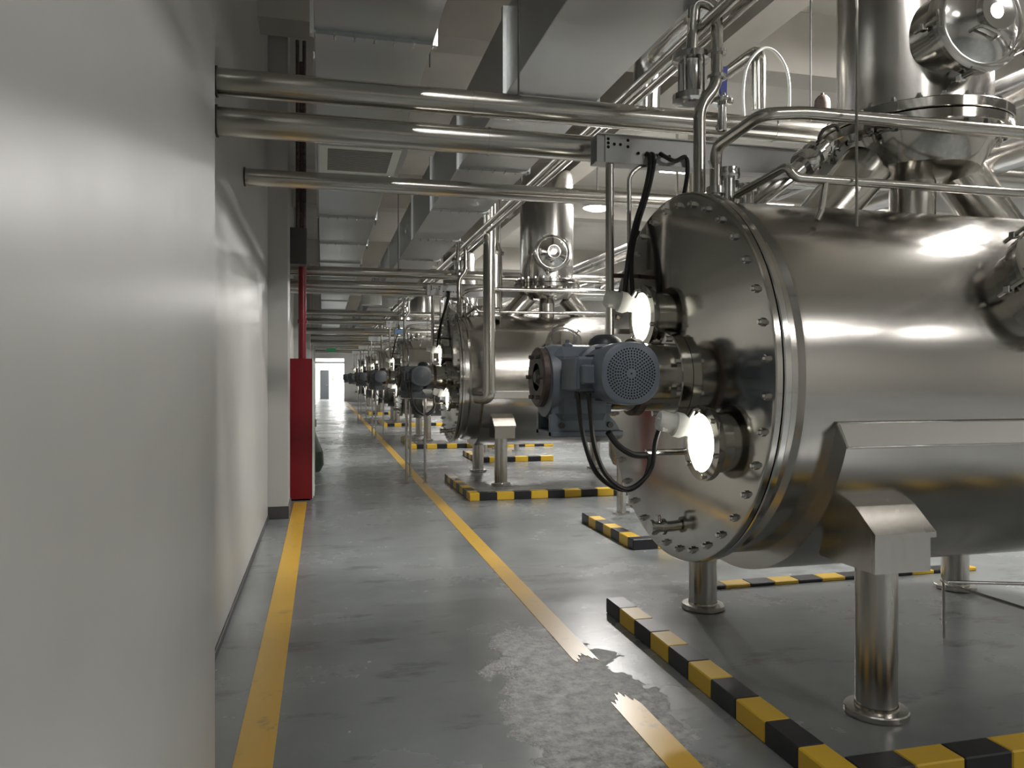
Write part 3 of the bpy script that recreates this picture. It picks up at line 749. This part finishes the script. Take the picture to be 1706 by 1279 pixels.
for c_, lb in ((cab[0], 'black cable hanging from the tray at the third tank'), (cab[5], 'looping cable below the third tank motor')):
    k = copy_tree(c_, (0, DY[1], 0)); k['label'] = lb

# ------------------------------------------------------------------ riser with sight-flow glass on each tank
def make_riser():
    t = thing('riser_pipe', (2.07, 3.98, 2.57), 'steel riser pipe with flow glass standing on the nearest tank', 'pipe', 'riser pipes with flow glasses')
    X, Y = 2.075, 3.98
    G().tube([(X, Y, 2.54), (X, Y, 3.14), (X+.11, Y, 3.26), (X+.11, Y, 3.60), (X+.10, Y, 3.72), (X+.0, Y+.05, 3.76), (X+.0, Y+.1, 3.45)], .034, 16, .09).build('riser_run', 'pipe', t)
    for z in (3.30, 3.44): G().lathe([(.034, z), (.055, z), (.055, z+.02), (.034, z+.02)], (X+.11, Y, 0), (0, 0, 1), 16).build('clamp', 'bright', t)
    fg = G().lathe([(0, 3.19), (.05, 3.19), (.06, 3.20), (.108, 3.205), (.108, 3.24), (.068, 3.245), (.062, 3.26), (.062, 3.42), (.068, 3.435), (.108, 3.44), (.108, 3.475), (.05, 3.48), (.04, 3.52)], (X+.01, Y+.12, 0), (0, 0, 1), 28).build('flow_glass', 'bright', t)
    for k in range(4):
        a = k*math.pi/2+.6; G().cyl((X+.01+.08*math.cos(a), Y+.12+.08*math.sin(a), 3.21), (X+.01+.08*math.cos(a), Y+.12+.08*math.sin(a), 3.48), .007, 6).build('tie_rod', 'bright', fg)
    return t
ris = make_riser()
clones(ris, ['steel riser pipe with flow glass standing on the %s tank' % ORD[i] for i in range(1, 6)], DY)

# feed pipes in front of the columns
def make_feed():
    t = thing('feed_pipe', (2.10, 3.75, 2.55), 'steel feed pipe bending up and right in front of the nearest column', 'pipe', 'upper feed pipes')
    G().tube([(2.09, 3.82, 2.50), (2.09, 3.82, 2.86), at(1270, 190, 3.40), (2.35, 3.40, 2.93), (5.75, 3.40, 2.93), (5.75, 3.40, ZC-.002)], .032, 16, .07).build('feed_run', 'pipe', t)
    G().lathe([(.03, 2.60), (.05, 2.60), (.05, 2.64), (.03, 2.64)], (2.09, 3.82, 0), (0, 0, 1), 16).build('clamp', 'bright', t)
    return t
fe = make_feed()
clones(fe, ['steel feed pipe bending up and right in front of the %s column' % ORD[i] for i in range(1, 6)], DY)
def make_feed2():
    t = thing('spray_pipe', (2.4, 3.4, 2.42), 'thin steel pipe low over the nearest tank top with a drop leg', 'pipe', 'lower thin pipes')
    z = 2.585
    G().tube([(2.17, 3.75, 2.52), (2.17, 3.75, 2.58), (2.22, 3.35, 2.64), (2.26, 3.35, z), (2.40, 3.35, z), (5.5, 3.35, z), (5.5, 3.35, ZC-.002)], .022, 12, .05).build('pipe_run', 'pipe', t)
    G().tube([(2.44, 3.35, z), (2.43, 3.37, z-.14), (2.40, 3.37, z-.2)], .016, 10, .03).build('drop_leg', 'pipe', t)
    return t
f2 = make_feed2()
clones(f2, ['thin steel pipe low over the %s tank top with a drop leg' % ORD[i] for i in range(1, 6)], DY)
rod = tag(G().cyl((2.585, 3.31, 2.35), (2.585, 3.31, ZC), .007, 8).build('hanger_rod', 'pipe'), 'thin upright rod in front of the nearest column', 'rod', 'upright rods')
clones(rod, ['thin upright rod in front of the %s column' % ORD[i] for i in (1, 2)], DY[:2])

# hand valve with blue lever, elbows, hose loop, cap above the crossing pipes
v = thing('lever_valve', at(1203, 175, 4.62), 'hand valve with blue lever grip on the upper crossing pipe', 'valve')
p = Vector(at(1203, 178, 4.62))
G().lathe([(.03, -.16), (.03, .02), (.07, .02), (.075, .03), (.075, .05), (.03, .055), (.02, .10)], p, (0, 0, 1), 20).build('valve_body', 'bright', v)
G().prism([(p.x-.022, p.z+.06), (p.x+.022, p.z+.06), (p.x+.03, p.z+.26), (p.x-.028, p.z+.26)], p.y-.02, p.y+.0, 1).build('lever_grip', 'blue', v)
e = thing('elbow_pipe', at(1262, 178, 4.75), 'thick steel elbow pipe rising from the upper crossing pipe', 'pipe')
G().tube([at(1264, 185, 4.75), at(1264, 85, 4.75), at(1215, 120, 5.2)], .05, 18, .09).build('elbow_run', 'pipe', e)
cable(pl([(1240, 200, 4.66), (1238, 150, 4.66), (1246, 108, 4.66), (1268, 82, 4.66), (1290, 85, 4.66), (1308, 110, 4.66), (1315, 145, 4.66), (1314, 200, 4.66)]), .010, 'milky white hose looping above the upper crossing pipe', 'hose')
c = Vector(at(1370, 185, 4.72))
tag(G().lathe([(.05, -.03), (.055, .04), (.05, .08), (.03, .105), (.012, .11), (.012, .125), (0, .125)], c, (0, 0, 1), 20).build('air_vent_cap', 'rust'), 'small brown domed vent cap on the upper crossing pipe', 'vent cap')
# butterfly valve on the inclined branch
v = thing('butterfly_valve', (2.78, 3.83, 2.72), 'valve with dark looped lever beside the inclined branch pipe', 'valve')
q = Vector(at(1345, 268, 3.8)); ax = Vector((.75, 0, .66)).normalized()
G().lathe([(.05, -.12), (.05, -.05), (.075, -.05), (.08, -.04), (.08, .0), (.06, .01), (.06, .05), (.075, .05), (.075, .08), (.05, .085), (.05, .14)], q, ax, 22).build('valve_body', 'bright', v)
G().tube([q+Vector((0, -.03, .05)), q+Vector((.05, -.06, .12)), at(1363, 232, 3.72), at(1372, 214, 3.72), at(1392, 208, 3.72), at(1398, 218, 3.72)], .010, 8, .03).build('valve_lever', 'dark', v)
# bundle of small pipes leaving the tank top to the right rear
for k in range(4):
    x0 = 2.32+.09*k
    tag(G().tube([(x0, 4.22, 2.50), (x0, 4.25, 2.58+.02*k), (x0+.45, 4.5, 2.86+.02*k), (x0+1.2, 4.62, 2.92)], .022, 10, .05).build('small_pipe', 'bright'),
        'small steel pipe in the bundle on the nearest tank top, %s' % ['leftmost', 'second from left', 'third from left', 'rightmost'][k], 'pipe', 'bundle of small pipes')
# big bright elbow beyond the crossing pipes
be = thing('vapour_pipe', (2.75, 6.0, 3.4), 'thick bright steel pipe rising behind the upper crossing pipe', 'pipe')
G().tube([at(1076, 200, 6.0), at(1078, 92, 6.0), at(1120, 45, 5.6), at(1160, 10, 5.2), at(1200, -40, 5.0)], .115, 28, .25, 8).build('pipe_run', 'bright', be)
pp = Vector(at(1102, 66, 5.8)); G().lathe([(.11, -.02), (.14, -.02), (.14, .02), (.11, .02)], pp, Vector(at(1120, 45, 5.6))-Vector(at(1078, 92, 6.0)), 28).build('pipe_flange', 'bright', be)
# tall drain pipe in front of the second tank
t = thing('drain_pipe', (2.33, 10.72, 1.2), 'tall steel drain pipe hanging in front of the second tank', 'pipe')
tp = Vector(at(816, 340, 10.72)); bt = Vector(at(815, 664, 10.72))
G().tube([tp, (bt.x, 10.72, 3.2), bt, (bt.x-.16, 10.86, bt.z+.02)], .088, 24, .12).build('pipe_run', 'pipe', t)
G().lathe([(.088, 0), (.105, 0), (.105, .03), (.088, .03)], (bt.x, 10.72, bt.z+.08), (0, 0, 1), 24).build('pipe_collar', 'pipe', t)
t2 = thing('column_feed_pipe', (2.5, 11.3, 3.3), 'stepped steel vessel pipe between drain pipe and second column', 'pipe')
p0 = Vector(at(823, 470, 11.6))
G().lathe([(.13, -.4), (.13, .42), (.16, .42), (.165, .46), (.13, .47), (.09, .58), (.075, .62), (.075, 1.0)], p0, (0, 0, 1), 24).build('pipe_run', 'pipe', t2)
# floor stand under the second motor, receiver between tanks
def stand(Y, label):
    t = thing('motor_stand', (1.36, Y, 0), label, 'stand', 'tube stands under the far motors')
    for (x, y) in ((1.22, Y-.35), (1.50, Y-.35), (1.36, Y+.4)):
        lg = G().cyl((x, y, 0), (x, y, 1.28), .02, 10).build('stand_leg', 'leg', t)
        G().cyl((x, y, 0), (x, y, .012), .045, 12).build('foot_plate', 'leg', lg)
    G().box((1.17, Y-.4, 1.27), (1.55, Y+.44, 1.288), .004).build('stand_plate', 'leg', t)
for i in (1, 2, 3): stand(TANK_Y[i], 'thin tube stand under the %s motor' % ORD[i])
def receiver(Y, label):
    X = 3.75
    t = thing('receiver_vessel', (X, Y, 0), label, 'vessel', 'receivers between the tanks')
    G().lathe([(0, .42), (.2, .45), (.38, .56), (.42, .66), (.42, 1.55), (.38, 1.66), (.2, 1.74), (0, 1.76)], (X, Y, 0), (0, 0, 1), 48).build('vessel_body', 'shell', t)
    for k in range(3):
        a = 2*math.pi*k/3+3.6; x, y = X+.40*math.cos(a), Y+.40*math.sin(a)
        lg = G().cyl((x, y, 0), (x, y, .8), .055, 16).build('vessel_leg', 'leg', t)
        G().cyl((x, y, 0), (x, y, .025), .1, 20).build('foot_plate', 'leg', lg)
    G().tube([(X, Y, .43), (X, Y, .25), (X+.5, Y, .25)], .03, 10, .06).build('outlet_pipe', 'pipe', t)
receiver(8.6, 'upright receiver vessel in the gap behind the nearest tank'); receiver(16.4, 'upright receiver vessel in the gap behind the second tank')

# ------------------------------------------------------------------ corridor side things
# red hydrant cabinet
def box_thing():
    Y0, Y1 = 10.3, 11.05; xa = at(482, 700, Y0)[0]; xb = at(521, 700, Y0)[0]; zt = at(500, 597, Y0)[2]
    t = thing('fire_cabinet', ((xa+xb)/2, (Y0+Y1)/2, 0), 'tall red fire hydrant cabinet standing against the corridor wall', 'cabinet')
    G().box((WL, Y0, .02), (xb, Y1, zt), .006).build('cabinet_body', 'red', t)
    d = G().box((xb, Y0+.02, .05), (xb+.02, Y1-.02, zt-.03), .004).build('cabinet_door', 'white_paint', t)
    G().box((xb+.02, Y0+.08, .2), (xb+.024, Y1-.08, zt-.12), .001).build('door_window', 'duct_vent', d)
    G().box((xb-.006, Y0-.006, .03), (xb+.006, Y0+.012, zt)).build('edge_trim', 'white_paint', t)
    G().box((xb+.02, Y0+.05, .95), (xb+.05, Y0+.08, 1.05), .004).build('door_handle', 'bright', d)
    return t
box_thing()
rp = Vector(at(502, 500, 9.95))
t = thing('fire_riser', (rp.x, rp.y, 1.85), 'red fire water riser pipe above the red cabinet', 'pipe')
G().cyl((rp.x, rp.y+.45, 1.83), (rp.x, rp.y+.45, 3.3), .05, 16).build('riser_run', 'red', t)
G().cyl((rp.x, rp.y+.45, 3.3), (rp.x, rp.y+.45, ZC), .05, 16).build('riser_top', 'rust', t)
for z in (2.3, 3.3): G().ring((rp.x, rp.y+.45, z), (rp.x, rp.y+.45, z+.05), .045, .062, 16).build('pipe_coupling', 'red', t)
a_, b_ = at(482, 378, 9.68), at(511, 440, 9.68)
tag(G().box((a_[0], 9.68, b_[2]), (b_[0], 9.9, a_[2]), .008).build('junction_box', 'dark'), 'dark box fixed to the wall pilaster behind the red riser', 'box')
for i, x in enumerate((-.30, -.22)):
    tag(G().cyl((x, 9.72, 3.3), (x, 9.72, ZC), .022, 12).build('conduit', 'rust'), ['left', 'right'][i]+' thin brown conduit rising along the wall pilaster', 'conduit', 'wall conduits')
# green exit sign and sack
s = at(552, 583, 44.0)
t = thing('exit_sign', s, 'small green exit sign hanging before the end wall', 'sign')
G().box((s[0]-.25, s[1]-.02, s[2]-.1), (s[0]+.25, s[1]+.02, s[2]+.1), .005).build('sign_panel', 'green', t)
G().tube([(s[0], s[1], s[2]+.1), (s[0], s[1], ZC)], .01, 6).build('sign_rod', 'dark', t)
g = G(); bx, by = -.17, 13.4
g.lathe([(0, 0), (.14, .01), (.17, .12), (.16, .35), (.12, .55), (.06, .68), (.03, .72), (.05, .8), (0, .8)], (bx, by, 0), (0, 0, 1), 14)
g.v = [(x+.03*math.sin(z*9+y*7), y+.03*math.cos(z*11+x*5), z) for x, y, z in g.v]
tag(g.build('sack', 'bag'), 'dark green sack leaning past the red cabinet', 'sack')
# wire frame low at the right edge
g0 = [at(1706+60, 973, 4.6), at(1572, 968, 4.6), at(1580, 974, 4.45), at(1706+60, 1033, 3.9)]
z_ = .45
def fl(x, y, z):  # pixel to the horizontal plane z
    u = (x-853)/F; d = (EYE-z)*F/(y-HOR); s_, c_ = math.sin(YAW), math.cos(YAW)
    return (d*(s_+u*c_), d*(c_-u*s_), z)
t = thing('wire_stand', fl(1640, 1010, 0), 'thin bent steel rod stand on the floor under the nearest tank', 'stand')
A, B, D, E = fl(1780, 974, .35), fl(1572, 969, .35), fl(1584, 975, .35), fl(1760, 1030, .35)
G().tube([A, B, D, E], .010, 8, .03).build('bent_rod', 'bright', t)
for q in (B, E, A): G().tube([q, (q[0]+.02, q[1]+.02, 0)], .009, 8).build('stand_leg', 'leg', t)
# blue box hanging over the third tank end
p = Vector(at(664, 552, 19.6)); t = thing('control_box', p, 'small blue box hanging over the third tank end', 'box')
G().box((p.x-.1, p.y, p.z-.05), (p.x+.1, p.y+.06, p.z+.05), .006).build('box_body', 'cloth', t)
G().tube([(p.x, p.y+.03, p.z+.05), (p.x, p.y+.03, ZC)], .008, 6).build('hanger_rod', 'dark', t)
